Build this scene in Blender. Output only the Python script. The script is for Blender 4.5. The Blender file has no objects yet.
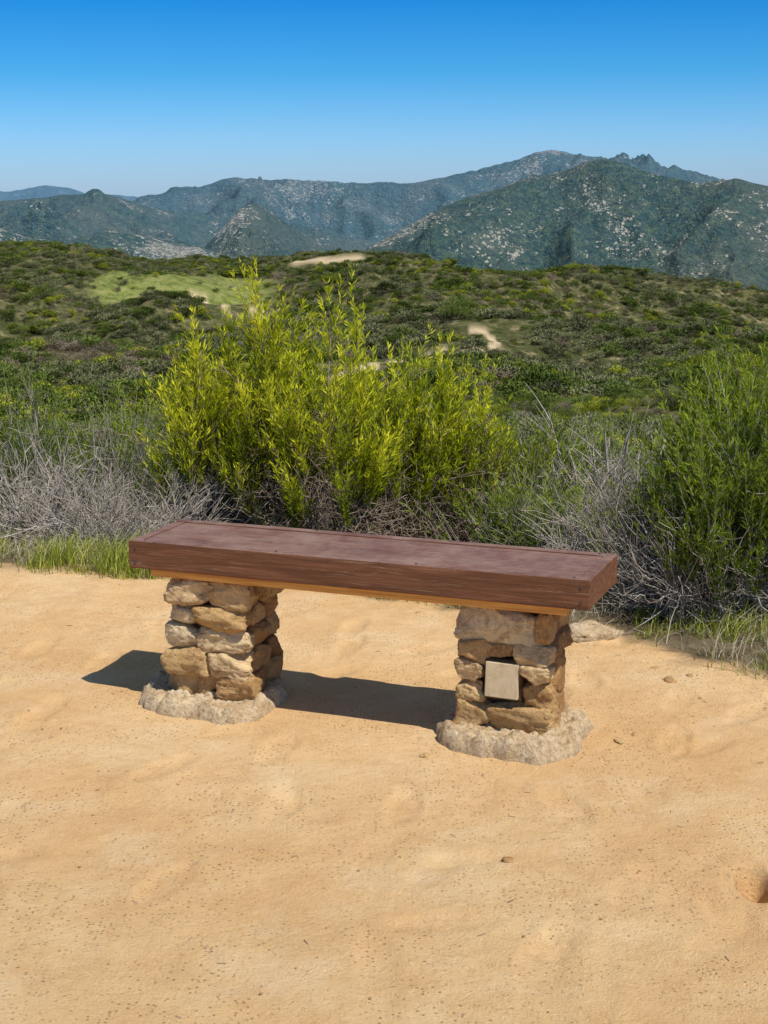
import bpy, bmesh, numpy as np, math, random
from mathutils import Matrix, Vector
sc=bpy.context.scene
rng=np.random.default_rng(7)
# ------------------------------------------------------------------ noise
def _h(i,j,k,s):
    n=(i.astype(np.int64)*374761393+j.astype(np.int64)*668265263+k.astype(np.int64)*2147483647*3+s*1274126177)&0xffffffff
    n=((n^(n>>13))*1274126177)&0xffffffff
    n=((n^(n>>16))*2246822519)&0xffffffff
    n=n^(n>>15)
    return (n&0xffffff)/float(0xffffff)*2-1
def vnoise3(x,y,z,s=0):
    xi,yi,zi=np.floor(x),np.floor(y),np.floor(z); fx,fy,fz=x-xi,y-yi,z-zi
    u=fx*fx*fx*(fx*(fx*6-15)+10);v=fy*fy*fy*(fy*(fy*6-15)+10);w=fz*fz*(3-2*fz)
    r=0
    for a in (0,1):
        for b in (0,1):
            for c in (0,1):
                r=r+_h(xi+a,yi+b,zi+c,s)*(u if a else 1-u)*(v if b else 1-v)*(w if c else 1-w)
    return r
def _h2(i,j,s):
    n=(i*374761393+j*668265263+s*1274126177)&0xffffffff
    n=((n^(n>>13))*1274126177)&0xffffffff
    n=n^(n>>16)
    return (n&0xffffff)*(2/float(0xffffff))-1
def vnoise2(x,y,s=0):
    x=np.asarray(x,float);y=np.asarray(y,float)
    xi,yi=np.floor(x),np.floor(y); fx,fy=x-xi,y-yi; xi=xi.astype(np.int64); yi=yi.astype(np.int64)
    u=fx*fx*fx*(fx*(fx*6-15)+10);v=fy*fy*fy*(fy*(fy*6-15)+10)
    a=_h2(xi,yi,s);b=_h2(xi+1,yi,s);c=_h2(xi,yi+1,s);d=_h2(xi+1,yi+1,s)
    a=a+(b-a)*u; c=c+(d-c)*u
    return a+(c-a)*v
def fbm(x,y,o=4,s=0,g=0.5):
    r=0;a=1;t=0
    for k in range(o):
        ca,sa=math.cos(k*.7),math.sin(k*.7)
        r=r+a*vnoise2((x*ca-y*sa)*2**k+17.3*k,(x*sa+y*ca)*2**k-9.1*k,s+k);t+=a;a*=g
    return r/t
def ridged(x,y,o=5,s=0):
    r=0;a=1;t=0
    for k in range(o):
        ca,sa=math.cos(k*.7+.3),math.sin(k*.7+.3)
        r=r+a*(1-np.abs(vnoise2((x*ca-y*sa)*2**k+5.3*k,(x*sa+y*ca)*2**k-3.1*k,s+k))*2);t+=a;a*=0.5
    return r/t
def sstep(a,b,x):
    t=np.clip((x-a)/(b-a),0,1); return t*t*(3-2*t)
# ------------------------------------------------------------------ camera
F=1538.0; PITCH=math.radians(11.91); ROLL=math.radians(-0.35); HC=1.6
cp,sp=math.cos(PITCH),math.sin(PITCH); c_,s_=math.cos(ROLL),math.sin(ROLL)
R=np.array([[c_,0,s_],[0,1,0],[-s_,0,c_]])@np.array([[1,0,0],[0,cp,-sp],[0,sp,cp]])
cam=bpy.data.cameras.new("camera"); camo=bpy.data.objects.new("camera",cam); sc.collection.objects.link(camo); sc.camera=camo
cam.sensor_fit='VERTICAL'; cam.sensor_height=36; cam.lens=F*36/1024; cam.clip_end=60000; cam.clip_start=0.05
M=Matrix([[R[0][0],R[2][0],-R[1][0],0],[R[0][1],R[2][1],-R[1][1],0],[R[0][2],R[2][2],-R[1][2],HC],[0,0,0,1]])
camo.matrix_world=M
def ray(x,y):   # survey: direction seen in the photo -> azimuth, tan(elevation)
    d=R.T@np.array([(x-384)/F,1,-(y-512)/F]); h=math.hypot(d[0],d[1]); return math.atan2(d[0],d[1]), d[2]/h
# ------------------------------------------------------------------ terrain function
EX=np.array([-30,-8,-3,-1.6,-0.9,-0.06,0.4,0.81,1.07,1.3,3,8,30.]); EY=np.array([14,8.6,6.9,6.5,6.25,5.9,5.62,5.33,5.02,4.8,3.9,0,-15.])
def edge_sd(x,y):
    s=(y-np.interp(x,EX,EY))*0.85; m=np.abs(s)<3
    s=s.copy(); s[m]+=0.13*fbm(x[m]*1.7,y[m]*1.7,3,5); return s
crest=[(-300,238),(0,243),(50,244),(90,253),(130,262),(200,261),(300,263),(400,265),(450,273),(500,281),(550,287),(600,282),(650,285),(700,295),(768,303),(1000,312)]
cA=np.array([ray(*p)[0] for p in crest]); cT=np.array([-ray(*p)[1] for p in crest])
dk=np.log([4,6,10,25,60,120,250,500,1000.])
ridge_defs=[
 (14000,0.2,60,[(-400,205),(-100,195),(0,187),(25,186),(45,185),(75,189),(95,193),(140,197),(200,205),(1100,220)]),
 (7500,0.22,260,[(-400,215),(100,214),(150,200),(175,191),(200,186),(222,180),(240,177),(270,179),(300,181),(350,185),(380,185),(420,181),(470,170),(500,164),(520,158),(535,153),(550,151),(565,153),(575,158),(600,159),(650,169),(700,178),(760,190),(1100,205)]),
 (5300,0.3,190,[(-500,200),(-100,195),(0,201),(40,198),(70,195),(100,193),(125,199),(150,207),(200,214),(250,220),(320,228),(400,250),(1100,330)]),
 (4300,0.40,140,[(-500,300),(150,290),(200,252),(225,226),(240,209),(252,203),(264,207),(285,222),(310,238),(345,254),(400,270),(1100,330)]),
 (3700,0.36,200,[(-500,330),(300,290),(350,258),(380,243),(405,228),(430,213),(470,197),(520,183),(560,171),(585,162),(605,159),(625,164),(660,176),(700,183),(735,178),(770,185),(850,200),(1100,230)]),
 (3900,0.34,120,[(-500,240),(-60,235),(0,228),(30,238),(60,242),(100,231),(150,236),(200,247),(260,268),(400,310),(1100,340)]),
]
RD=[(D,k,ga,np.array([ray(*p)[0] for p in pts]),np.array([ray(*p)[1] for p in pts])) for D,k,ga,pts in ridge_defs]
def terrain(x,y):
    x=np.asarray(x,float);y=np.asarray(y,float)
    d=np.hypot(x,y)+1e-6; az=np.arctan2(x,y)
    gc=np.interp(az,cA,cT); ld=np.log(np.clip(d,4,1000))
    w=np.interp(ld,dk,[0,0,0,0,0,0,0,0.3,1.0])
    g5=np.interp(ld,dk,[.40,.267,.228,.198,.168,.146,.117,.088,.052])
    g5=np.maximum(g5,gc+.006*(d>200))
    zo=HC-np.clip(d,4,1000)*(g5*(1-w)+gc*w)
    m=(d>8)&(d<1500)
    if m.any():
        X_,Y_,D_=x[m],y[m],d[m]
        zo[m]+=(ridged(X_/190,Y_/190,4,11)-.45)*28*sstep(60,330,D_)*(1-0.86*sstep(600,950,D_))+fbm(X_/38,Y_/38,3,21)*2.6*sstep(14,90,D_)+fbm(X_/7,Y_/7,2,31)*0.25*sstep(8,20,D_)
    zo=np.where(d>1000,zo-(d-1000)*0.16,zo); zo=np.maximum(zo,-225)
    s=edge_sd(x,y)
    z=np.minimum(zo,0.0)*sstep(-0.1,1.6,s)
    far=d>1500
    if far.any():
        xf,yf,df,af=x[far],y[far],d[far],az[far]
        zf=z[far]
        gl=ridged(xf/600+3,yf/600,5,41); gs=fbm(xf/110,yf/110,4,51)
        for D,k,ga,ra,rt in RD:
            Dl=D*(1+0.03*np.sin(af*23+D))
            zc=HC+Dl*np.interp(af,ra,rt)
            u=df-Dl; fall=k*(np.sqrt(u*u+60**2)-60)
            dd=np.clip(np.abs(u)/400,0,1)
            zf=np.maximum(zf,zc-fall+(gl-0.35)*ga*dd+gs*(34*dd+5*min(D,7500)/4000))
        z[far]=zf
    n=d<25
    if n.any():
        z[n]+=sstep(25,12,d[n])*(0.014*fbm(x[n]*0.9,y[n]*0.9,3,61)+0.002*fbm(x[n]*5,y[n]*5,3,71))
    return z
def zt(x,y): return float(terrain(np.array([float(x)]),np.array([float(y)]))[0])
DS=np.geomspace(2,2000,2500)
def ground_at(px,py):
    a,t=ray(px,py); x,y=DS*math.sin(a),DS*math.cos(a); z=terrain(x,y)
    h=np.where(HC+DS*t<=z)[0]; i=h[0] if len(h) else -1
    return x[i],y[i],z[i]
# ------------------------------------------------------------------ material helpers
def mat(name):
    m=bpy.data.materials.new(name); m.use_nodes=True; nt=m.node_tree; nt.nodes.clear()
    return m,nt
def N(nt,t,ins=None,**kw):
    n=nt.nodes.new(t)
    for k,v in kw.items(): setattr(n,k,v)
    if ins:
        for k,v in ins.items():
            s=n.inputs[k]
            if isinstance(v,bpy.types.NodeSocket): nt.links.new(v,s)
            else: s.default_value=v
    return n
def C(r,g,b): return (r,g,b,1)
def mix(nt,f,a,b,bt='MIX'):
    n=N(nt,'ShaderNodeMix',data_type='RGBA',blend_type=bt)
    for i,v in ((0,f),(6,a),(7,b)):
        if isinstance(v,bpy.types.NodeSocket): nt.links.new(v,n.inputs[i])
        else: n.inputs[i].default_value=v
    return n.outputs[2]
def mth(nt,op,a,b=0.0,c=None,clamp=False):
    n=N(nt,'ShaderNodeMath',operation=op,use_clamp=clamp)
    for i,v in enumerate((a,b) if c is None else (a,b,c)):
        if isinstance(v,bpy.types.NodeSocket): nt.links.new(v,n.inputs[i])
        else: n.inputs[i].default_value=v
    return n.outputs[0]
def ramp(nt,f,stops,interp='LINEAR'):
    n=N(nt,'ShaderNodeValToRGB',{'Fac':f}); cr=n.color_ramp; cr.interpolation=interp
    while len(cr.elements)<len(stops): cr.elements.new(0.5)
    for e,(p,c) in zip(cr.elements,stops):
        e.position=p; e.color=c if len(c)==4 else (*c,1)
    return n.outputs['Color']
def mr(nt,v,a,b,c=0.0,d=1.0):
    return N(nt,'ShaderNodeMapRange',{'Value':v,'From Min':a,'From Max':b,'To Min':c,'To Max':d}).outputs[0]
def noise(nt,vec,scale,detail=4,rough=.5,dist=0):
    return N(nt,'ShaderNodeTexNoise',{'Vector':vec,'Scale':scale,'Detail':detail,'Roughness':rough,'Distortion':dist}).outputs['Fac']
def out(nt,sh):
    o=N(nt,'ShaderNodeOutputMaterial'); nt.links.new(sh,o.inputs['Surface'])
def pbsdf(nt,col,rough=0.8,normal=None,spec=0.3):
    n=N(nt,'ShaderNodeBsdfPrincipled',{'Base Color':col,'Roughness':rough,'Specular IOR Level':spec})
    if normal is not None: nt.links.new(normal,n.inputs['Normal'])
    return n
def diff(nt,col,normal=None):
    n=N(nt,'ShaderNodeBsdfDiffuse',{'Color':col})
    if normal is not None: nt.links.new(normal,n.inputs['Normal'])
    return n.outputs[0]
def bump(nt,h,strength,dist,normal=None):
    n=N(nt,'ShaderNodeBump',{'Height':h,'Strength':strength,'Distance':dist})
    if normal is not None: nt.links.new(normal,n.inputs['Normal'])
    return n.outputs[0]
def attr(nt,name): return N(nt,'ShaderNodeAttribute',attribute_name=name).outputs['Fac']
# ------------------------------------------------------------------ mesh helpers
def mesh_obj(name,v,f,m,smooth=True,attrs=None,parent=None,link=True,mi=None):
    me=bpy.data.meshes.new(name); v=np.asarray(v,np.float32); f=np.asarray(f,np.int32)
    me.vertices.add(len(v)); me.vertices.foreach_set('co',v.ravel())
    k=f.shape[1]; me.loops.add(f.size); me.loops.foreach_set('vertex_index',f.ravel())
    me.polygons.add(len(f)); me.polygons.foreach_set('loop_start',np.arange(0,f.size,k,dtype=np.int32))
    me.polygons.foreach_set('use_smooth',np.full(len(f),smooth))
    if attrs:
        for nm,(dom,a) in attrs.items():
            at=me.attributes.new(nm,'FLOAT',dom); at.data.foreach_set('value',np.asarray(a,np.float32).ravel())
    for q in (m if isinstance(m,list) else [m]): me.materials.append(q)
    if mi is not None: me.polygons.foreach_set('material_index',np.asarray(mi,np.int32))
    me.update(calc_edges=True)
    o=bpy.data.objects.new(name,me)
    if link: sc.collection.objects.link(o)
    if parent: o.parent=parent
    return o
# ------------------------------------------------------------------ terrain mesh
az=np.concatenate([np.arange(-180,-24,4.0),np.arange(-24,24,0.08),np.arange(24,180,4.0)])*math.pi/180
rr=np.concatenate([np.geomspace(.3,3,30,endpoint=False),np.arange(3,7.5,.022),np.geomspace(7.5,1100,330,endpoint=False),np.geomspace(1100,2700,14,endpoint=False),np.geomspace(2700,8500,280,endpoint=False),np.geomspace(8500,17000,28)])
na,nr=len(az),len(rr)
A2,R2=np.meshgrid(az,rr); X=(R2*np.sin(A2)).ravel(); Y=(R2*np.cos(A2)).ravel()
Z=terrain(X,Y)
fr=np.random.default_rng(3)
near=np.where((np.hypot(X,Y)<7.6)&(np.abs(np.arctan2(X,Y))<.5))[0]
xn,yn=X[near],Y[near]; dz=np.zeros(len(near))
for i in range(210):
    fx,fy=fr.uniform(-1.6,1.7),fr.uniform(2.9,6.4); an=fr.normal(1.4,.7)
    if fx>-.9 and fx<.8 and abs(fy-(4.55-.39*fx))<.33: continue
    lm=(np.abs(xn-fx)<.3)&(np.abs(yn-fy)<.3); xx,yy=xn[lm]-fx,yn[lm]-fy
    lx,ly=xx*math.cos(an)+yy*math.sin(an),-xx*math.sin(an)+yy*math.cos(an)
    wv=.25*vnoise2(lx*30+i,ly*30,i)
    q=(lx/.12)**2+(ly/.045)**2+wv
    dz[lm]+=fr.uniform(.3,1.1)**2*(-.008*np.exp(-np.clip(q,0,9)**3)+.002*np.exp(-(np.sqrt(np.clip(q,0,99))-1.25)**2*9))
hx,hy,_=ground_at(756,884)
q=((xn-hx)/.04)**2+((yn-hy)/.07)**2; dz-=.12*np.exp(-q**3)
Z[near]+=dz
dd=np.hypot(X,Y); aa=np.arctan2(X,Y)
nm_=dd<30
sand=1-sstep(-0.04,0.14,edge_sd(X,Y)); sand[nm_]=1-sstep(-0.05,0.15,edge_sd(X[nm_],Y[nm_])+0.12*fbm(X[nm_]*9,Y[nm_]*9,3,81))
def polyl(pts): return [ground_at(*p)[:2] for p in pts]
def zone(px,py):
    gx,gy,_=ground_at(px,py); return math.atan2(gx,gy),math.hypot(gx,gy)
MZ=[(*zone(px,py),w,lw) for px,py,w,lw in [(180,290,62,.10),(120,284,40,.07),(240,298,50,.07)]]
def meadow_at(x,y):
    d=np.hypot(x,y);a=np.arctan2(x,y);r=np.zeros_like(d)
    for a0,d0,w,lw in MZ:
        q=((a-a0)/(w/F))**2+(np.log(d/d0)/lw)**2
        r=np.maximum(r,np.exp(-q*1.2))
    return sstep(.25,.85,r+.35*fbm(x/22,y/22,4,91))*.85
TR=[([(183,297),(205,301),(225,306),(240,312),(262,312)],.9),([(325,384),(345,374),(372,364),(400,360),(430,352),(470,350),(500,346)],1.1),([(470,330),(490,336),(498,345)],.9),([(305,261),(350,260)],7)]
TRg=[(polyl(p),w) for p,w in TR]
def trail_at(x,y,extra=0):
    r=np.zeros_like(x)
    wob=fbm(x/9,y/9,2,95)*.9
    for pts,w in TRg:
        for (x0,y0),(x1,y1) in zip(pts[:-1],pts[1:]):
            L2=(x1-x0)**2+(y1-y0)**2+1e-6
            if L2>120**2: continue
            t=np.clip(((x-x0)*(x1-x0)+(y-y0)*(y1-y0))/L2,0,1)
            ds=np.hypot(x-x0-t*(x1-x0),y-y0-t*(y1-y0))+wob
            r=np.maximum(r,1-sstep(w*.6+extra,w*1.2+extra,ds))
    return r
mid=np.where((dd>40)&(dd<1300)&(np.abs(aa)<.43))[0]
mead=np.zeros_like(X); trl=np.zeros_like(X)
mead[mid]=meadow_at(X[mid],Y[mid]); trl[mid]=trail_at(X[mid],Y[mid])
rock=np.zeros_like(X)
for px,wd,D0,wD,am in [(175,62,3900,500,.95),(225,22,4250,250,.95),(550,40,7500,450,.75),(620,80,3650,330,.42),(392,38,3680,150,1.0),(300,60,7300,400,.55),(700,60,3450,450,.40),(470,60,3450,350,.42),(560,60,3300,250,.40),(20,50,3900,400,.7),(200,30,6900,300,.6)]:
    rock=np.maximum(rock,am*np.exp(-((aa-ray(px,200)[0])/(wd/F))**2-((dd-D0)/wD)**2))
fm=dd>2500; rock[fm]*=.30+1.6*np.clip(fbm(X[fm]/130,Y[fm]/130,5,171,.65)+.30,0,1)
V=np.stack([X,Y,Z],1); V=np.vstack([V,[[0,0,zt(0,0.01)]]])
ii=np.arange(nr-1)[:,None]*na; jj=np.arange(na)[None,:]; j2=(jj+1)%na
fq=np.stack([ii+jj,ii+j2,ii+na+j2,ii+na+jj],-1).reshape(-1,4)[:,::-1]
cen=len(V)-1; e0=np.arange(0,na-1,2)
fan=np.stack([np.full(len(e0),cen),e0,e0+1,(e0+2)%na],1)[:,::-1]
Fc=np.vstack([fq,fan])
midx=np.repeat(np.where(rr[:-1]<38,0,np.where(rr[:-1]<1250,1,2)),na); midx=np.append(midx,np.zeros(len(fan),int))
z1=lambda a:np.append(a,a[0])
def head(name):
    m,nt=mat(name); pos=N(nt,'ShaderNodeNewGeometry').outputs['Position']
    return m,nt,pos,N(nt,'ShaderNodeVectorMath',{0:pos},operation='LENGTH').outputs['Value']
def floorcol(nt,pos):
    return ramp(nt,noise(nt,pos,.30,4,.8),[(.32,(.032,.040,.014)),(.5,(.075,.080,.032)),(.60,(.15,.13,.065)),(.70,(.28,.23,.13))])
m0,nt,pos,dist=head("sandy_ground"); sx=attr(nt,'sand')
n1=noise(nt,pos,0.9,5,.65); n2=noise(nt,pos,6,7,.82); n3=noise(nt,pos,170,2,.7)
sc1=ramp(nt,n1,[(.3,(.69,.395,.155)),(.46,(.78,.485,.215)),(.58,(.83,.55,.265)),(.72,(.88,.64,.35))])
sc1=mix(nt,mr(nt,n2,.44,.70,0,.70),sc1,C(.60,.325,.125))
sc1=mix(nt,mr(nt,noise(nt,pos,2.3,6,.75),.50,.70,0,.5),sc1,C(.90,.70,.44))
vor=N(nt,'ShaderNodeTexVoronoi',{'Vector':pos,'Scale':80.0,'Randomness':1.0})
gm=mth(nt,'MULTIPLY',mth(nt,'LESS_THAN',vor.outputs['Distance'],0.30),mth(nt,'GREATER_THAN',N(nt,'ShaderNodeSeparateColor',{0:vor.outputs['Color']}).outputs[0],.55))
gm=mth(nt,'MULTIPLY',gm,mr(nt,noise(nt,pos,3.5,2),.38,.56))
sc1=mix(nt,mth(nt,'MULTIPLY',gm,.7),sc1,C(.26,.13,.05))
sc1=mix(nt,mr(nt,n3,.3,.7,0,.3),sc1,C(.90,.68,.42))
lit=ramp(nt,noise(nt,pos,6,5,.7),[(.3,(.07,.055,.03)),(.5,(.17,.13,.075)),(.7,(.26,.21,.13))])
gcol=mix(nt,mr(nt,dist,10,30),lit,floorcol(nt,pos))
hb=mth(nt,'ADD',mth(nt,'MULTIPLY',noise(nt,pos,14,8,.85),1.0),mth(nt,'MULTIPLY',n3,.25))
out(nt,diff(nt,mix(nt,sx,gcol,sc1),bump(nt,hb,.95,.020)))
m1,nt,pos,dist=head("chaparral_ground"); mx=attr(nt,'meadow'); tx=attr(nt,'trail')
gcol=floorcol(nt,pos)
mcol=ramp(nt,noise(nt,pos,.25,4,.85),[(.38,(.085,.11,.03)),(.5,(.18,.21,.055)),(.66,(.28,.27,.10))])
gcol=mix(nt,mx,gcol,mcol); gcol=mix(nt,mth(nt,'MULTIPLY',tx,.9),gcol,C(.54,.42,.26))
out(nt,diff(nt,gcol,bump(nt,noise(nt,pos,.8,3,.7),.6,.5)))
m2,nt,mp,dist=head("mountain_slope"); rk_=attr(nt,'rock')
ch=ramp(nt,noise(nt,mp,.05,5,.85),[(.35,(.010,.024,.009)),(.5,(.046,.078,.022)),(.65,(.17,.20,.06))])
big=noise(nt,mp,.0035,5,.65)
ch=mix(nt,mr(nt,big,.47,.60,0,.55),ch,C(.17,.155,.07))
def boulders(scale,thr,off,lo):
    v=N(nt,'ShaderNodeTexVoronoi',{'Vector':mp,'Scale':scale,'Randomness':1.0})
    sp_=N(nt,'ShaderNodeSeparateColor',{0:v.outputs['Color']})
    near_=mth(nt,'LESS_THAN',v.outputs['Distance'],mth(nt,'MULTIPLY',sp_.outputs[0],thr))
    msk=mth(nt,'ADD',mr(nt,noise(nt,mp,off,6,.85),lo,lo+.12),mth(nt,'MULTIPLY',rk_,1.0))
    g=mth(nt,'GREATER_THAN',mth(nt,'ADD',msk,mth(nt,'MULTIPLY',sp_.outputs[1],.64)),1.0)
    return mth(nt,'MULTIPLY',near_,g)
bo=mth(nt,'MAXIMUM',boulders(.15,.72,.007,.505),boulders(.075,.55,.006,.55))
ch=mix(nt,mth(nt,'MULTIPLY',mr(nt,rk_,.45,1.0),.55),ch,C(.40,.33,.22))
ch=mix(nt,mth(nt,'MULTIPLY',bo,.92),ch,C(.70,.61,.46))
haze_tint=mth(nt,'SUBTRACT',1.0,mth(nt,'EXPONENT',mth(nt,'DIVIDE',mth(nt,'SUBTRACT',dist,900.0),-8800.0)))
ch=mix(nt,haze_tint,ch,C(.15,.30,.45))  # aerial haze painted into the slope colour, bluer with distance
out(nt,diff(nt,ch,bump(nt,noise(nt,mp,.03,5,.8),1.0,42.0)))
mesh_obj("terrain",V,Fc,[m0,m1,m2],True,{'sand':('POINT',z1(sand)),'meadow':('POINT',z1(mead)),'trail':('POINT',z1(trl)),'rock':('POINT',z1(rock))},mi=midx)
# ------------------------------------------------------------------ foliage generators
def norm(v): return v/(np.linalg.norm(v,axis=-1,keepdims=True)+1e-9)
def leaves(P,D,L,W,r):
    n=len(P); D=norm(D); rv=norm(r.normal(size=(n,3))); S=norm(np.cross(D,rv)); L=L[:,None];W=W[:,None]
    up=np.cross(S,D)
    v=np.stack([P,P+D*L*.5+S*W*.5+up*L*.06,P+D*L,P+D*L*.5-S*W*.5+up*L*.06],1).reshape(-1,3)
    return v,np.arange(4*n).reshape(-1,4)
def tubes(PL,RA,k=4):
    n,m_,_=PL.shape; T=norm(np.gradient(PL,axis=1)); ref=np.tile(np.array([.31,.87,.38]),(n,m_,1))
    S=norm(np.cross(T,ref)); U=np.cross(T,S); a=np.arange(k)*2*math.pi/k
    v=PL[:,:,None,:]+RA[:,:,None,None]*(S[:,:,None,:]*np.cos(a)[None,None,:,None]+U[:,:,None,:]*np.sin(a)[None,None,:,None])
    idx=np.arange(n*m_*k).reshape(n,m_,k); nx=np.roll(idx,-1,axis=2)
    f=np.stack([idx[:,:-1],nx[:,:-1],nx[:,1:],idx[:,1:]],-1).reshape(-1,4)
    return v.reshape(-1,3),f
def bez(a,b,c,t): return a[:,None]*(1-t)**2+2*b[:,None]*t*(1-t)+c[:,None]*t*t
def leafmat(name,c0,c1,c2,trans=.35,var=.25):
    m,nt=mat(name); t=attr(nt,'tint'); oi=N(nt,'ShaderNodeObjectInfo').outputs['Random']
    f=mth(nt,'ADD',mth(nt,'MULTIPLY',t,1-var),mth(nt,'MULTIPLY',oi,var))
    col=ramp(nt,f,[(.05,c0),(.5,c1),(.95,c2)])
    sh=diff(nt,col)
    if trans:
        tr=N(nt,'ShaderNodeBsdfTranslucent',{'Color':mix(nt,.3,col,C(.40,.45,.02))})
        sh=N(nt,'ShaderNodeMixShader',{0:trans,1:sh,2:tr.outputs[0]}).outputs[0]
    out(nt,sh); return m
def barkmat(name,c0,c1):
    m,nt=mat(name); g=N(nt,'ShaderNodeNewGeometry').outputs['Position']
    col=ramp(nt,noise(nt,g,14,2,.7),[(.3,c0),(.7,c1)]); out(nt,diff(nt,col)); return m
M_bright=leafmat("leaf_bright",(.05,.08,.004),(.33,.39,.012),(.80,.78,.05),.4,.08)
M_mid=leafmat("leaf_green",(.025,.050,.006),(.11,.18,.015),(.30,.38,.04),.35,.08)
M_twig=barkmat("twig_grey",(.20,.165,.13),(.52,.47,.40))
M_brown=barkmat("twig_brown",(.12,.08,.055),(.42,.34,.26))
def make_bush(name,loc,rx,ry,h,nsh,ntw,nlf,ll,lw,mleaf,mbark,seed,lowbare=.35,twl=(.12,.30),thick=.006,up=.6,leafprob=1.0,spike=0.0,deadtw=0,dl=(.1,.32),dr=.0018):
    r=np.random.default_rng(seed)
    th=r.uniform(0,2*math.pi,nsh); ro=np.sqrt(r.uniform(0,1,nsh))
    hh=h*(np.sqrt(np.clip(1-ro**2*.75,0,1)))*r.uniform(.5,1.05,nsh)
    hh*=np.where(r.uniform(0,1,nsh)<.08,1+spike,1)
    lump=1+.25*np.sin(th*3+seed)*ro+.14*np.sin(th*7+seed*2)
    tgt=np.stack([rx*ro*np.cos(th)*lump,ry*ro*np.sin(th)*lump,hh],1)
    st=np.stack([r.normal(0,rx*.22,nsh),r.normal(0,ry*.22,nsh),np.full(nsh,-.08)],1)
    ctl=st*.5+tgt*.5; ctl[:,2]=tgt[:,2]*.38; ctl[:,:2]*=1.15; ctl+=r.normal(0,.05,(nsh,3))
    t=np.linspace(0,1,9)[None,:,None]; PL=bez(st,ctl,tgt,t); PL[:,1:-1]+=r.normal(0,.016,PL[:,1:-1].shape)
    RA=np.linspace(1,.25,9)[None,:]*(thick*r.uniform(.5,1.6,nsh))[:,None]
    v1,f1=tubes(PL,RA)
    tt=r.uniform(lowbare,1,(nsh,ntw)); I=np.repeat(np.arange(nsh),ntw); tf=tt.ravel()[:,None]
    p0=st[I]*(1-tf)**2+2*ctl[I]*tf*(1-tf)+tgt[I]*tf**2
    tang=norm(2*(1-tf)*(ctl[I]-st[I])+2*tf*(tgt[I]-ctl[I]))
    outw=norm(np.concatenate([p0[:,:2],np.zeros((len(p0),1))],1))
    d=norm(tang*.5+outw*.25+r.normal(0,.33,p0.shape)+np.array([0,0,up]))
    ln=r.uniform(twl[0],twl[1],len(p0))[:,None]
    e=p0+d*ln+np.array([0,0,.02]); mdp=(p0+e)/2+r.normal(0,.015,p0.shape)
    PL2=bez(p0,mdp,e,np.linspace(0,1,4)[None,:,None]); RA2=np.linspace(1,.35,4)[None,:]*(thick*.3*r.uniform(.6,1.4,len(p0)))[:,None]
    v2,f2=tubes(PL2,RA2,3)
    VV=[v1,v2];FF=[f1,f2+len(v1)]; off=len(v1)+len(v2)
    if deadtw:
        k=deadtw; Id=r.integers(0,nsh,k); td=r.uniform(.08,.8,(k,1)); q0=st[Id]*(1-td)**2+2*ctl[Id]*td*(1-td)+tgt[Id]*td**2
        for gen in range(3):
            dv=norm(r.normal(size=(len(q0),3))+np.array([0,0,.45])); q2=q0+dv*r.uniform(dl[0],dl[1],(len(q0),1))*(1,.6,.4)[gen]; q1=(q0+q2)/2+r.normal(0,.03,(len(q0),3))*(1,.6,.4)[gen]
            pl=bez(q0,q1,q2,np.linspace(0,1,5)[None,:,None]); pl[:,1:-1]+=r.normal(0,.006,pl[:,1:-1].shape)
            v3,f3=tubes(pl,np.linspace(1,.5,5)[None,:]*(dr*(1,.65,.45)[gen]*r.uniform(.6,1.5,len(q0)))[:,None],3)
            VV.append(v3);FF.append(f3+off); off+=len(v3)
            j=r.integers(0,len(q0),int(len(q0)*1.3)); q0=pl[j,r.integers(1,5,len(j))]
    o=bpy.data.objects.new(name,None); sc.collection.objects.link(o); o.location=loc; o.empty_display_size=.3
    mesh_obj("branches",np.vstack(VV),np.vstack(FF),mbark,True,parent=o)
    if nlf:
        keep=r.uniform(0,1,len(p0))<leafprob; p0,e,mdp,I2=p0[keep],e[keep],mdp[keep],I[keep]
        n=len(p0); s=r.uniform(.05,1.02,(n,nlf,1))
        P=(p0[:,None]*(1-s)**2+2*mdp[:,None]*s*(1-s)+e[:,None]*s*s).reshape(-1,3)
        D=np.repeat(norm(e-p0),nlf,0)*.95+norm(r.normal(size=(n*nlf,3)))*.65
        L=r.uniform(.6,1.25,n*nlf)*ll; W=r.uniform(.7,1.3,n*nlf)*lw
        v,f=leaves(P,D,L,W,r)
        tw=np.repeat(r.uniform(-.24,.24,n)+.18*np.sin(I2*1.7),nlf)
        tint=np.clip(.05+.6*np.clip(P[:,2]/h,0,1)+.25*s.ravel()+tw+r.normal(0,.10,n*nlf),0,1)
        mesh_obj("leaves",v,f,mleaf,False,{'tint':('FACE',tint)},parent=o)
    return o
def at(px,d):
    a,_=ray(px,400); x,y=d*math.sin(a),d*math.cos(a); return (x,y,zt(x,y)-.02)
bk=dict(lowbare=.66,up=1.1,twl=(.10,.32),deadtw=480,spike=.2,dr=.0026)
make_bush("broom_shrub",at(266,7.6),.34,.34,1.30,48,10,32,.046,.0074,M_bright,M_brown,11,**bk)
make_bush("broom_shrub",at(325,7.3),.36,.32,.98,44,10,30,.046,.0074,M_bright,M_brown,12,**bk)
make_bush("broom_shrub",at(400,7.7),.36,.34,1.20,46,10,30,.046,.0074,M_bright,M_brown,13,**bk)
make_bush("broom_shrub",at(465,7.9),.40,.34,.92,46,8,24,.042,.0072,M_bright,M_brown,14,leafprob=.7,**bk)
make_bush("broom_shrub",at(210,7.7),.28,.30,1.08,42,9,28,.046,.0074,M_bright,M_brown,15,**bk)
make_bush("broom_shrub",at(525,8.2),.38,.32,.72,60,8,20,.038,.0068,M_mid,M_twig,16,leafprob=.7,**bk)
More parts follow.
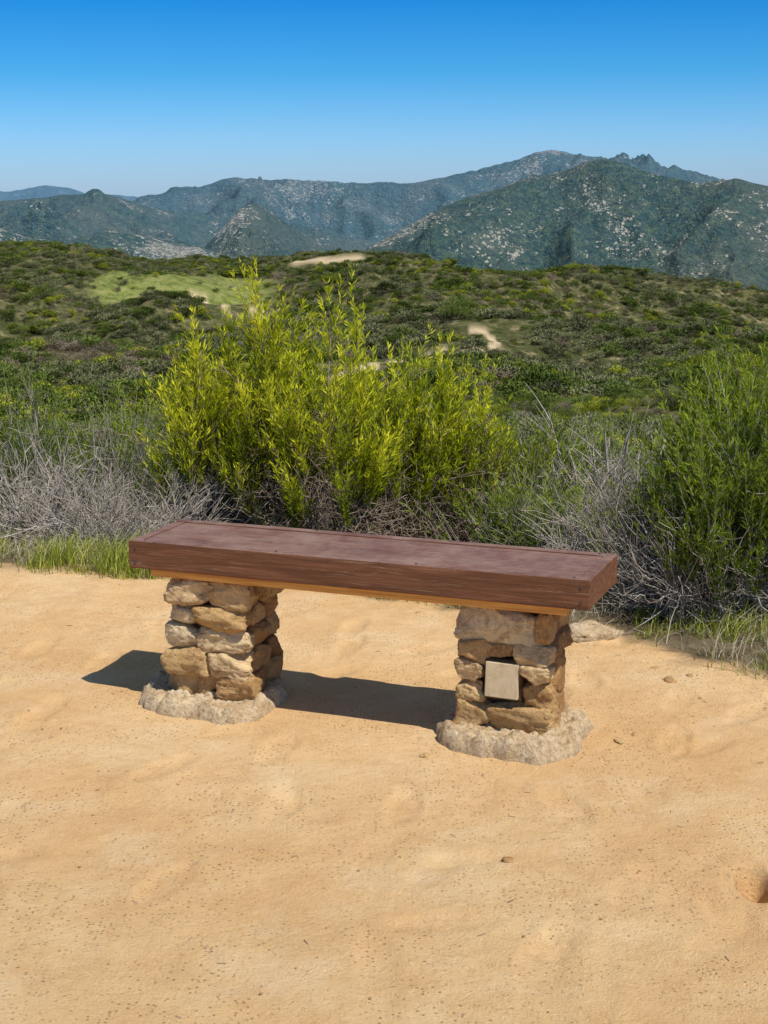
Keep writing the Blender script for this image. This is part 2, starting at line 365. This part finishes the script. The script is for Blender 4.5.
rk=dict(deadtw=440,up=.8,dr=.0026)
make_bush("sage_shrub",at(740,5.95),.34,.40,.74,110,10,28,.038,.0068,M_mid,M_twig,21,lowbare=.55,spike=.35,**rk)
make_bush("sage_shrub",at(675,6.3),.32,.36,.48,90,9,16,.034,.006,M_mid,M_twig,22,lowbare=.4,leafprob=.3,**rk)
make_bush("sage_shrub",at(778,6.5),.40,.5,1.04,125,10,30,.042,.0072,M_mid,M_brown,23,lowbare=.5,spike=.2,**rk)
make_bush("sage_shrub",at(25,8.8),.50,.5,1.05,120,8,22,.036,.006,M_mid,M_twig,31,leafprob=.7,lowbare=.5,**rk)
make_bush("sage_shrub",at(118,8.6),.44,.45,.84,110,8,20,.034,.006,M_mid,M_twig,32,leafprob=.55,lowbare=.45,**rk)
bb=dict(lowbare=.2,up=.15,twl=(.12,.3),dl=(.12,.35),dr=.0030)
make_bush("bare_shrub",at(35,7.7),.5,.4,.66,36,7,0,.04,.005,M_mid,M_twig,33,thick=.010,deadtw=260,**bb)
make_bush("bare_shrub",at(150,7.5),.46,.3,.42,30,7,0,.04,.005,M_mid,M_twig,34,thick=.009,deadtw=240,**bb)
make_bush("bare_shrub",at(95,7.2),.4,.3,.30,30,7,0,.04,.005,M_mid,M_twig,39,thick=.006,deadtw=200,**bb)
make_bush("bare_shrub",at(575,8.0),.46,.35,.84,28,8,0,.04,.005,M_mid,M_twig,35,thick=.012,deadtw=280,**bb)
make_bush("bare_shrub",at(630,6.5),.36,.3,.46,36,7,0,.04,.005,M_mid,M_twig,36,thick=.008,deadtw=340,**bb)
make_bush("bare_shrub",at(700,5.8),.34,.3,.36,34,7,0,.04,.005,M_mid,M_twig,40,thick=.008,deadtw=300,**bb)
make_bush("sage_shrub",at(535,7.3),.36,.3,.40,80,8,20,.034,.0065,M_mid,M_twig,37,leafprob=.7,deadtw=200)
make_bush("sage_shrub",at(620,9.0),.5,.4,.72,110,8,20,.036,.007,M_mid,M_twig,38,leafprob=.8,deadtw=150)
# ------------------------------------------------------------------ grass
M_grass=leafmat("grass_green",(.11,.14,.02),(.28,.33,.04),(.52,.50,.14),.3,.08)
M_dry=leafmat("grass_dry",(.17,.13,.08),(.36,.31,.21),(.60,.54,.40),.2,.08)
def grass(name,X_,Y_,h0,h1,w,m,seed,lean=.5):
    r=np.random.default_rng(seed); n=len(X_); Z_=terrain(X_,Y_)-.005
    P=np.stack([X_,Y_,Z_],1); H=(h0+(h1-h0)*r.uniform(0,1,n)**2*(.6+.6*sstep(-.4,.5,fbm(X_*3,Y_*3,2,seed+40))))[:,None]; a=r.uniform(0,2*math.pi,n); D=np.stack([np.cos(a),np.sin(a),np.zeros(n)],1)
    S=np.stack([-np.sin(a+.6),np.cos(a+.6),np.zeros(n)],1)*w; le=r.uniform(.1,1.3,n)[:,None]*lean*H
    Zu=np.array([0,0,1.])
    v=np.stack([P-S*.5,P+S*.5,P+Zu*H*.55+D*le*.3+S*.4,P+Zu*H*.55+D*le*.3-S*.4,P+Zu*H*.95+D*le+S*.05,P+Zu*H*.95+D*le-S*.05],1).reshape(-1,3)
    b=np.arange(n)[:,None]*6; f=np.stack([b+[0,1,2,3],b+[3,2,4,5]],1).reshape(-1,4)
    mesh_obj(name,v,f,m,False,{'tint':('FACE',np.repeat(np.clip(r.normal(.5,.25,n),0,1),2))})
def scatter(px0,px1,d0,d1,n,seed,cl=.5,smin=0.02):
    r=np.random.default_rng(seed); a0,a1=ray(px0,500)[0],ray(px1,500)[0]
    a=r.uniform(a0,a1,n); d=np.sqrt(r.uniform(d0*d0,d1*d1,n)); x,y=d*np.sin(a),d*np.cos(a)
    k=(edge_sd(x,y)>smin+r.exponential(.05,n)-.05)&(fbm(x*3.5,y*3.5,3,seed)+r.uniform(-.3,.3,n)>-cl*.6+.1)
    return x[k],y[k]
x,y=scatter(-120,135,6.1,7.5,16000,1,.3); grass("grass",x,y,.03,.15,.004,M_grass,1,.9)
x,y=scatter(370,480,5.3,6.8,8000,2,.6); grass("grass",x,y,.03,.14,.004,M_grass,2,.9)
x,y=scatter(640,900,4.3,5.9,11000,3,0); grass("grass",x,y,.02,.11,.0035,M_grass,3,.9)
x,y=scatter(130,380,6.0,7.2,7000,4,.3); grass("grass",x,y,.03,.12,.004,M_grass,4,.9)
x,y=scatter(-100,240,6.7,9.2,14000,5,.5); grass("dry_grass",x,y,.03,.16,.0035,M_dry,5,1.6)
x,y=scatter(430,900,4.7,8.5,17000,6,.3,smin=.05); grass("dry_grass",x,y,.03,.13,.0035,M_dry,6,1.6)
x,y=scatter(-200,1000,8.5,16,20000,7,.5); grass("grass",x,y,.06,.24,.008,M_grass,7,.7)
# ------------------------------------------------------------------ chaparral instanced
protos=bpy.data.collections.new("chaparral_prototypes")
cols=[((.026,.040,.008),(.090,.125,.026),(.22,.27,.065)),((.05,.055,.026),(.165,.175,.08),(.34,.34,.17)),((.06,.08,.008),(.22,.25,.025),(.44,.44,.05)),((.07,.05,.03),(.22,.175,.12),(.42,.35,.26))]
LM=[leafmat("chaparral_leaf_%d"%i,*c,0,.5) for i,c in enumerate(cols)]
def proto(i,n,size,mi,nc=18):
    r=np.random.default_rng(100+i)
    cth=r.uniform(0,2*math.pi,nc); cr=np.sqrt(r.uniform(0,1,nc))*.62
    cc=np.stack([cr*np.cos(cth),cr*np.sin(cth),r.uniform(.2,.85,nc)*(1-cr*.6)],1)
    ci=r.integers(0,nc,n); dv=norm(r.normal(size=(n,3))); dv[:,2]=np.abs(dv[:,2])*.9-.15
    rad=(.25*r.uniform(.5,1.2,n))[:,None]; P=cc[ci]+dv*rad
    P[:,2]=np.maximum(P[:,2],0.0)
    D=dv*.8+r.normal(0,.5,(n,3))+np.array([0,0,.6])
    v,f=leaves(P,D,r.uniform(.7,1.3,n)*size*1.6,r.uniform(.7,1.3,n)*size*.6,r)
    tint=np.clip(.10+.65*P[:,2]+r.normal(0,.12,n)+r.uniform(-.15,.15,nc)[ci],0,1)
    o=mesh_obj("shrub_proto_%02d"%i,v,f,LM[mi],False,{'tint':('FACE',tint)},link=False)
    protos.objects.link(o)
specs=[(3600,.036,0),(3600,.036,1),(3600,.036,2),(2000,.028,3),(520,.10,0),(520,.10,1),(520,.10,2),(360,.09,3)]
for i,(n,s,mi) in enumerate(specs): proto(i,n,s,mi)
pp=[]
r=np.random.default_rng(5)
def band(d0,d1,n,s0,s1,lod,thr=-.42,force=None,pw=1.8):
    a=r.uniform(-.38,.38,n); d=np.sqrt(r.uniform(d0*d0,d1*d1,n)); x,y=d*np.sin(a),d*np.cos(a)
    s=s0+(s1-s0)*r.uniform(0,1,n)**pw
    k=(r.uniform(0,1,n)>meadow_at(x,y)); k&=trail_at(x,y,.6*s1)<.3
    k&=(s<1.0)|(trail_at(x,y,5.5)<.5)
    k&=fbm(x/12,y/12,3,131)+r.uniform(-.5,.5,n)>thr
    x,y,s=x[k],y[k],s[k]; z=terrain(x,y)-.10*s0
    kind=fbm(x/32,y/32,4,141)*1.3+r.normal(0,.20,len(x))
    idx=np.where(kind<-.08,1,np.where(kind<.17,0,np.where(kind<.36,2,3)))
    idx=np.where(r.uniform(0,1,len(x))<.13,3,idx); idx=np.where(r.uniform(0,1,len(x))<.16,0,idx)
    if force is not None: idx[:]=force
    s=s*np.where(idx==3,.75,1)
    pp.append((x,y,z,idx+lod,s))
band(9.3,30,560,.4,1.1,0)
band(30,120,6500,.6,1.8,0)
band(120,380,28000,.9,2.6,4)
band(380,1060,62000,1.4,3.5,4)
band(150,500,700,2.6,4.2,0,.1,0,1)
band(500,1060,1800,3.5,6.0,4,.1,0,1)
x,y,z,idx,s=[np.concatenate([p[i] for p in pp]) for i in range(5)]
me=bpy.data.meshes.new("chaparral"); me.vertices.add(len(x)); me.vertices.foreach_set('co',np.stack([x,y,z],1).astype(np.float32).ravel())
at_=me.attributes.new('idx','INT','POINT'); at_.data.foreach_set('value',idx.astype(np.int32))
at_=me.attributes.new('scl','FLOAT_VECTOR','POINT'); at_.data.foreach_set('vector',np.stack([s,s,s*r.uniform(.5,1.0,len(s))],1).astype(np.float32).ravel())
at_=me.attributes.new('rot','FLOAT_VECTOR','POINT'); at_.data.foreach_set('vector',np.stack([r.normal(0,.1,len(s)),r.normal(0,.1,len(s)),r.uniform(0,6.28,len(s))],1).astype(np.float32).ravel())
cho=bpy.data.objects.new("chaparral",me); sc.collection.objects.link(cho)
ng=bpy.data.node_groups.new("scatter",'GeometryNodeTree')
ng.interface.new_socket("Geometry",in_out='INPUT',socket_type='NodeSocketGeometry'); ng.interface.new_socket("Geometry",in_out='OUTPUT',socket_type='NodeSocketGeometry')
gi=ng.nodes.new('NodeGroupInput'); go=ng.nodes.new('NodeGroupOutput'); iop=ng.nodes.new('GeometryNodeInstanceOnPoints')
ci=ng.nodes.new('GeometryNodeCollectionInfo'); ci.inputs['Collection'].default_value=protos; ci.inputs['Separate Children'].default_value=True; ci.inputs['Reset Children'].default_value=True
def na_(n,t):
    k=ng.nodes.new('GeometryNodeInputNamedAttribute'); k.data_type=t; k.inputs['Name'].default_value=n; return [o for o in k.outputs if o.enabled and o.name=='Attribute'][0]
L=ng.links.new
L(gi.outputs[0],iop.inputs['Points']); L(ci.outputs[0],iop.inputs['Instance']); iop.inputs['Pick Instance'].default_value=True
L(na_('idx','INT'),iop.inputs['Instance Index']); L(na_('rot','FLOAT_VECTOR'),iop.inputs['Rotation']); L(na_('scl','FLOAT_VECTOR'),iop.inputs['Scale'])
L(iop.outputs[0],go.inputs[0])
md=cho.modifiers.new("scatter",'NODES'); md.node_group=ng
# ------------------------------------------------------------------ bench
bench=bpy.data.objects.new("stone_bench",None); sc.collection.objects.link(bench)
YAW=math.radians(-21.4); ZS=.53; bench.location=(-.798,4.67,0); bench.rotation_euler=(0,0,YAW)
LL,WW,TT=1.47,.341,.088
m,nt=mat("painted_wood")
tc=N(nt,'ShaderNodeTexCoord').outputs['Object']
st=N(nt,'ShaderNodeMapping',{'Vector':tc,'Scale':(1.2,22,22)}).outputs[0]
g1=noise(nt,st,3,6,.7,.4); g2=noise(nt,tc,7,6,.75)
col=ramp(nt,g1,[(.3,(.080,.030,.013)),(.5,(.145,.056,.025)),(.7,(.24,.102,.050))])
nz=N(nt,'ShaderNodeSeparateXYZ',{0:N(nt,'ShaderNodeNewGeometry').outputs['Normal']}).outputs[2]
worn=mth(nt,'MULTIPLY',mr(nt,nz,.6,.95),mr(nt,g2,.38,.62,.05,.75))
col=mix(nt,worn,col,C(.26,.17,.125))
scr=noise(nt,N(nt,'ShaderNodeMapping',{'Vector':tc,'Scale':(2,60,60),'Rotation':(0,0,.12)}).outputs[0],2,5,.85,1.0)
col=mix(nt,mr(nt,scr,.57,.69,0,.65),col,C(.44,.30,.21))
spots=noise(nt,tc,48,4,.8); col=mix(nt,mr(nt,spots,.63,.69,0,.7),col,C(.05,.025,.018))
out(nt,pbsdf(nt,col,mr(nt,g2,.3,.7,.40,.62),bump(nt,mth(nt,'ADD',g1,mth(nt,'MULTIPLY',g2,.3)),.5,.005),.4).outputs[0]); M_paint=m
m,nt=mat("raw_wood"); tc=N(nt,'ShaderNodeTexCoord').outputs['Object']
g1=noise(nt,N(nt,'ShaderNodeMapping',{'Vector':tc,'Scale':(1.5,30,30)}).outputs[0],3,5,.6,.5)
out(nt,pbsdf(nt,ramp(nt,g1,[(.3,(.50,.20,.04)),(.7,(.80,.42,.10))]),.6,bump(nt,g1,.3,.002)).outputs[0]); M_raw=m
m,nt=mat("screw_metal"); out(nt,pbsdf(nt,C(.06,.05,.045),.5,None,.5).outputs[0]); M_screw=m
def box(name,u0,u1,w0,w1,z0,z1_,m,bev=.004,parent=bench):
    bm=bmesh.new(); bmesh.ops.create_cube(bm,size=1)
    for v in bm.verts:
        v.co=Vector(((u0+u1)/2+v.co.x*(u1-u0),(w0+w1)/2+v.co.y*(w1-w0),(z0+z1_)/2+v.co.z*(z1_-z0)))
    if bev: bmesh.ops.bevel(bm,geom=list(bm.edges),offset=bev,segments=2,affect='EDGES',profile=.6)
    me=bpy.data.meshes.new(name); bm.to_mesh(me); bm.free(); me.materials.append(m)
    o=bpy.data.objects.new(name,me); sc.collection.objects.link(o); o.parent=parent; return o
zb=ZS-TT
box("front_board",0,LL,0,.036,zb,ZS,M_paint,.004)
box("rear_board",0,LL,WW-.036,WW,zb,ZS,M_paint,.004)
box("seat_board",.0375,LL-.0375,.0382,WW-.0382,zb+.02,ZS-.003,M_paint,.003)
box("end_board",.001,.036,.0375,WW-.0375,zb+.001,ZS-.001,M_paint,.003)
box("end_board",LL-.036,LL-.001,.0375,WW-.0375,zb+.001,ZS-.001,M_paint,.003)
box("support_rail",.07,LL-.07,.012,.050,zb-.024,zb-.0005,M_raw,.003)
box("support_rail",.07,LL-.07,WW-.060,WW-.022,zb-.024,zb-.0005,M_raw,.003)
for u in (.08,.72,LL-.12): box("cross_rail",u,u+.04,.056,WW-.062,zb-.022,zb+.018,M_raw,.002)
def disc(name,u,w,z,axis):
    bm=bmesh.new(); bmesh.ops.create_cone(bm,cap_ends=True,segments=14,radius1=.0045,radius2=.004,depth=.003)
    me=bpy.data.meshes.new(name); bm.to_mesh(me); bm.free(); me.materials.append(M_screw); o=bpy.data.objects.new(name,me); sc.collection.objects.link(o); o.parent=bench; o.location=(u,w,z)
    if axis=='y': o.rotation_euler=(math.pi/2,0,0)
for u in (.05,LL-.05,.5,.95):
    for w in (.018,WW-.018): disc("screw",u,w,ZS+.0005,'z')
for u in (.025,LL-.025):
    for z in (zb+.022,ZS-.022): disc("screw",u,-.0008,z,'y')
# stones
ms,nt=mat("fieldstone"); geo=N(nt,'ShaderNodeTexCoord').outputs['Object']; t=attr(nt,'tint')
base=ramp(nt,t,[(0,(.28,.135,.045)),(.3,(.48,.265,.10)),(.6,(.64,.42,.18)),(.85,(.76,.55,.29)),(1,(.82,.66,.40))])
nn=noise(nt,geo,16,7,.78,.6); n5=noise(nt,geo,120,4,.7)
base=mix(nt,mr(nt,nn,.49,.65,0,.8),base,C(.28,.135,.045)); base=mix(nt,mr(nt,n5,.5,.75,0,.5),base,C(.82,.67,.41))
out(nt,pbsdf(nt,base,.85,bump(nt,mth(nt,'ADD',nn,mth(nt,'MULTIPLY',n5,.3)),1.0,.02),.2).outputs[0])
mo,nt=mat("mortar"); geo=N(nt,'ShaderNodeTexCoord').outputs['Object']
nn=noise(nt,geo,60,5,.7); out(nt,pbsdf(nt,ramp(nt,nn,[(.3,(.05,.028,.015)),(.7,(.13,.08,.045))]),.95,bump(nt,nn,1,.006),.1).outputs[0])
mc,nt=mat("rough_concrete"); geo=N(nt,'ShaderNodeTexCoord').outputs['Object']
nn=noise(nt,geo,14,7,.8); n5=noise(nt,geo,90,4,.75)
b=ramp(nt,nn,[(.32,(.38,.245,.125)),(.5,(.57,.43,.26)),(.68,(.70,.57,.39))]); b=mix(nt,mr(nt,n5,.50,.66,0,.7),b,C(.19,.12,.06))
out(nt,pbsdf(nt,b,.95,bump(nt,mth(nt,'ADD',nn,mth(nt,'MULTIPLY',n5,.7)),.9,.014),.1).outputs[0])
def cubegrid(n):
    bm=bmesh.new(); bmesh.ops.create_cube(bm,size=2); bmesh.ops.subdivide_edges(bm,edges=bm.edges[:],cuts=n,use_grid_fill=True)
    v=np.array([q.co[:] for q in bm.verts]); f=np.array([[w.index for w in p.verts] for p in bm.faces]); bm.free(); return v,f
CV,CF=cubegrid(15)
def stone(c,s,seed,rough=.12,pw=8.0):
    r=np.random.default_rng(seed); n=(np.abs(CV)**pw).sum(1)**(1/pw); p=CV/n[:,None]
    sh=r.uniform(-.16,.16,3); p=p.copy(); p[:,2]+=sh[0]*p[:,0]; p[:,0]*=1+sh[1]*p[:,2]; p[:,2]*=1+r.uniform(-.24,.24)*p[:,0]
    for _ in range(9):
        nv=r.normal(size=3); nv/=np.linalg.norm(nv); lim=r.uniform(.85,1.2); q=p@nv; ex=np.maximum(q-lim,0); p=p-ex[:,None]*nv*.97
    o=r.uniform(0,50,3); q=p*1.5+o
    d=vnoise3(q[:,0],q[:,1],q[:,2],seed)*rough+vnoise3(q[:,0]*3,q[:,1]*3,q[:,2]*6,seed+1)*rough*.5+vnoise3(q[:,0]*7,q[:,1]*7,q[:,2]*14,seed+2)*rough*.4
    p=p*(1.04+d[:,None]); return p*np.array(s)/2+np.array(c)
def pier(name,u0,u1,w0,w1,rows,zlo,zhi,seed):
    V_=[];F_=[];T_=[];k=0; r=np.random.default_rng(seed); dp=.085; n=0
    def add(c,s,tint):
        nonlocal n,k
        v=stone(c,s,seed*100+k); V_.append(v);F_.append(CF+n);T_.append(np.full(len(v),tint)); n+=len(v);k+=1
    H=zhi-zlo
    for (fa,fb,front) in rows:
        za=zhi-fb*H; zb_=zhi-fa*H; zc=(za+zb_)/2; hz=(zb_-za)
        for it in front:
            a,b=it[0],it[1]; tint=it[2]; ha=it[3] if len(it)>3 else 0; hb=it[4] if len(it)>4 else 1
            zz0=zb_-hb*hz; zz1=zb_-ha*hz
            uu0=u0+a*(u1-u0); uu1=u0+b*(u1-u0); pr=r.uniform(-.014,.018)
            add(((uu0+uu1)/2,w0+dp/2-pr,(zz0+zz1)/2),((uu1-uu0)*1.0,dp,(zz1-zz0)*.98),tint)
        for side in (0,1):
            cuts=[0]+sorted(r.uniform(.35,.65,1))+[1]
            for a,b in zip(cuts[:-1],cuts[1:]):
                wa=w0+.07+a*(w1-w0-.07); wb=w0+.07+b*(w1-w0-.07); uu=(u1-dp/2+r.uniform(-.012,.010)) if side else (u0+dp/2+r.uniform(-.010,.012))
                add((uu,(wa+wb)/2,zc),(dp,(wb-wa)*1.0,hz),float(np.clip(r.normal(.35,.2),0,1)))
        cuts=[0,r.uniform(.3,.7),1]
        for a,b in zip(cuts[:-1],cuts[1:]):
            add((u0+.03+(a+b)/2*(u1-u0-.06),w1-dp/2+.015,zc),((b-a)*(u1-u0-.06),dp,hz),float(np.clip(r.normal(.4,.2),0,1)))
    mesh_obj(name,np.vstack(V_),np.vstack(F_),ms,True,{'tint':('POINT',np.concatenate(T_))},parent=bench)
    box(name+"_core",u0+.03,u1-.03,w0+.032,w1-.02,0,zhi+.001,mo,.01)
zh=zb-.026
rowsL=[(0,.22,[(0,.52,.85),(.5,1.02,.7)]),(.21,.40,[(0,.38,.95),(.36,.98,.5)]),(.39,.58,[(-.03,.38,1.0),(.37,1.0,.9)]),(.57,.78,[(-.04,.52,.6),(.50,1.02,.85)]),(.77,1.0,[(-.06,.66,.5),(.62,1.06,.4)])]
pier("pier",.108,.385,.03,.30,rowsL,.02,zh,4)
rowsR=[(0,.30,[(-.02,.86,1.0),(.84,1.02,.4,.1,.9)]),(.28,.45,[(-.02,.34,.5),(.33,.66,.4,.0,.75),(.64,1.02,.8)]),(.43,.76,[(-.05,.27,.85,.0,.5),(-.05,.26,.65,.5,1.0),(.71,1.02,.8,0,.45),(.71,1.04,.4,.42,1)]),(.74,1.0,[(-.06,.36,.55),(.34,1.06,.5)])]
pier("pier",1.07,1.335,.06,.32,rowsR,.02,zh,9)
mq,nt=mat("plaque_tile"); geo=N(nt,'ShaderNodeTexCoord').outputs['Object']; nn=noise(nt,geo,30,6,.75)
out(nt,pbsdf(nt,ramp(nt,nn,[(.3,(.46,.34,.19)),(.5,(.60,.49,.31)),(.7,(.66,.56,.39))]),.55,bump(nt,nn,.4,.003)).outputs[0])
Hh=zh-.02; pz=zh-.56*Hh
pl=box("plaque",-.050,.050,-.008,.008,-.053,.053,mq,.003); pl.location=(1.07+.50*.265,.054,pz); pl.rotation_euler=(-.04,.02,.02)
box("plaque_mortar",1.07+.5*.265-.058,1.07+.5*.265+.058,.058,.10,pz-.062,pz+.060,mo,.006)
def pad(name,cu,cw,ru,rw,h,seed):
    n=160;mR=50; th=np.arange(n)*2*math.pi/n; rs=np.linspace(0,1,mR)
    T,S=np.meshgrid(th,rs); ct,st_=np.cos(T),np.sin(T); sq=1/((np.abs(ct)**3+np.abs(st_)**3)**(1/3))
    edge=sq*(1+.10*vnoise2(ct*1.5+seed,st_*1.5,seed)+.05*vnoise2(ct*4+seed,st_*4,seed+1)+.02*vnoise2(ct*11,st_*11,seed+6))
    x=cu+ru*S*ct*edge; y=cw+rw*S*st_*edge
    pr=np.where(S<.82,1,np.sqrt(np.clip(1-((S-.82)/.18)**2,0,1)))
    z=h*pr*(1+.25*vnoise2(x*18,y*18,seed+2)+.20*vnoise2(x*50,y*50,seed+3)+.15*vnoise2(x*110,y*110,seed+7))-.03*(1-pr)-(S>.99)*.02
    x=x+.005*vnoise2(x*40,z*60+y*30,seed+4); y=y+.006*vnoise2(x*45+9,y*40,seed+5)
    v=np.stack([x,y,z],-1).reshape(-1,3); i=np.arange(mR-1)[:,None]*n; j=np.arange(n)[None]; j2=(j+1)%n
    f=np.stack([i+j,i+j2,i+n+j2,i+n+j],-1).reshape(-1,4)[:,::-1]
    mesh_obj(name,v,f,mc,True,parent=bench)
pad("footing",.215,.135,.235,.215,.045,3)
pad("footing",1.215,.155,.225,.215,.048,8)
# ------------------------------------------------------------------ loose stones, pebbles
def rocks(name,lst,m,seed,sink=.12):
    V_=[];F_=[];n=0;T_=[]
    xs=np.array([l[0] for l in lst]);ys=np.array([l[1] for l in lst]); zs=terrain(xs,ys)
    for i,(x,y,sx_,sy_,sz_) in enumerate(lst):
        v=stone((0,0,0),(sx_,sy_,sz_),seed+i,.2,2.6); a=rng.uniform(0,6.28); ca,sa=math.cos(a),math.sin(a)
        v=np.stack([v[:,0]*ca-v[:,1]*sa+x,v[:,0]*sa+v[:,1]*ca+y,v[:,2]+zs[i]+sz_*sink],1)
        V_.append(v);F_.append(CF+n);T_.append(np.full(len(v),rng.uniform(.2,.65)));n+=len(v)
    return mesh_obj(name,np.vstack(V_),np.vstack(F_),m,True,{'tint':('POINT',np.concatenate(T_))})
CVb,CFb=CV,CF; CV,CF=cubegrid(4)
lst=[]
for px,py,s in [(425,757,.035),(508,862,.035),(620,742,.04),(345,727,.02),(635,735,.025),(670,682,.05),(690,676,.03),(655,668,.03),(390,795,.015),(40,735,.015),(700,700,.02),(575,598,.04)]:
    x,y,_=ground_at(px,py); lst.append((x,y,s,s*.7,s*.4))
rocks("rocks",lst,ms,500,-.05)
pr=np.random.default_rng(9); lst=[]
cx,cy=pr.uniform(-1.9,2,3000),pr.uniform(2.7,6.5,3000); ok=(edge_sd(cx,cy)<.1)&(vnoise2(cx*1.3,cy*1.3,5)>pr.uniform(-.8,.6,3000))
for x,y in list(zip(cx[ok],cy[ok]))[:900]:
    s=.003+.006*pr.uniform()**3; lst.append((x,y,s,s*.8,s*.5))
CV,CF=cubegrid(1); rocks("pebbles",lst,ms,900)
CV,CF=CVb,CFb
n=220; tx_=pr.uniform(-1.9,2,n); ty_=pr.uniform(2.7,6.4,n); k=edge_sd(tx_,ty_)<.05; tx_,ty_=tx_[k],ty_[k]; n=len(tx_)
a=pr.uniform(0,6.28,n); l=pr.uniform(.006,.025,n); z0=terrain(tx_,ty_)+.002
P0=np.stack([tx_,ty_,z0],1); P2=P0+np.stack([np.cos(a)*l,np.sin(a)*l,np.zeros(n)],1); P1=(P0+P2)/2+pr.normal(0,.003,(n,3))*[1,1,.3]
v,f=tubes(bez(P0,P1,P2,np.linspace(0,1,4)[None,:,None]),np.full((n,4),.0009),3); mesh_obj("twig_litter",v,f,M_brown)
x,y,_=ground_at(590,636); rocks("concrete_block",[(x,y,.15,.22,.10)],mc,77,-.1)
# ------------------------------------------------------------------ light
to=Vector((.355,-.373,.857)).normalized()
sun=bpy.data.lights.new("sun",'SUN'); sun.energy=5.0; sun.angle=math.radians(.5); sun.color=(1,.95,.87)
so=bpy.data.objects.new("sun",sun); sc.collection.objects.link(so); so.rotation_euler=(-to).to_track_quat('-Z','Y').to_euler()
w=bpy.data.worlds.new("World"); sc.world=w; w.use_nodes=True; nt=w.node_tree; nt.nodes.clear()
tc=N(nt,'ShaderNodeTexCoord').outputs['Generated']
ez=N(nt,'ShaderNodeSeparateXYZ',{0:tc}).outputs[2]
sky=N(nt,'ShaderNodeTexSky',None,sky_type='NISHITA'); sky.sun_disc=False
sky.sun_elevation=math.asin(to.z); sky.sun_rotation=math.atan2(to.x,to.y); sky.altitude=300; sky.air_density=1; sky.dust_density=.4; sky.ozone_density=2
tint=ramp(nt,ez,[(0,(.55,.82,1.40)),(.03,(.40,.76,1.36)),(.07,(.15,.60,1.14)),(.12,(.03,.45,1.02)),(.35,(.5,.75,1)),(.7,(1,1,1))])
cm=mix(nt,1.0,sky.outputs[0],tint,'MULTIPLY')
bg=N(nt,'ShaderNodeBackground',{'Color':cm,'Strength':.11}); ow=N(nt,'ShaderNodeOutputWorld'); nt.links.new(bg.outputs[0],ow.inputs[0])
sc.view_settings.view_transform='Standard'; sc.view_settings.look='None'; sc.view_settings.exposure=0; sc.view_settings.gamma=1
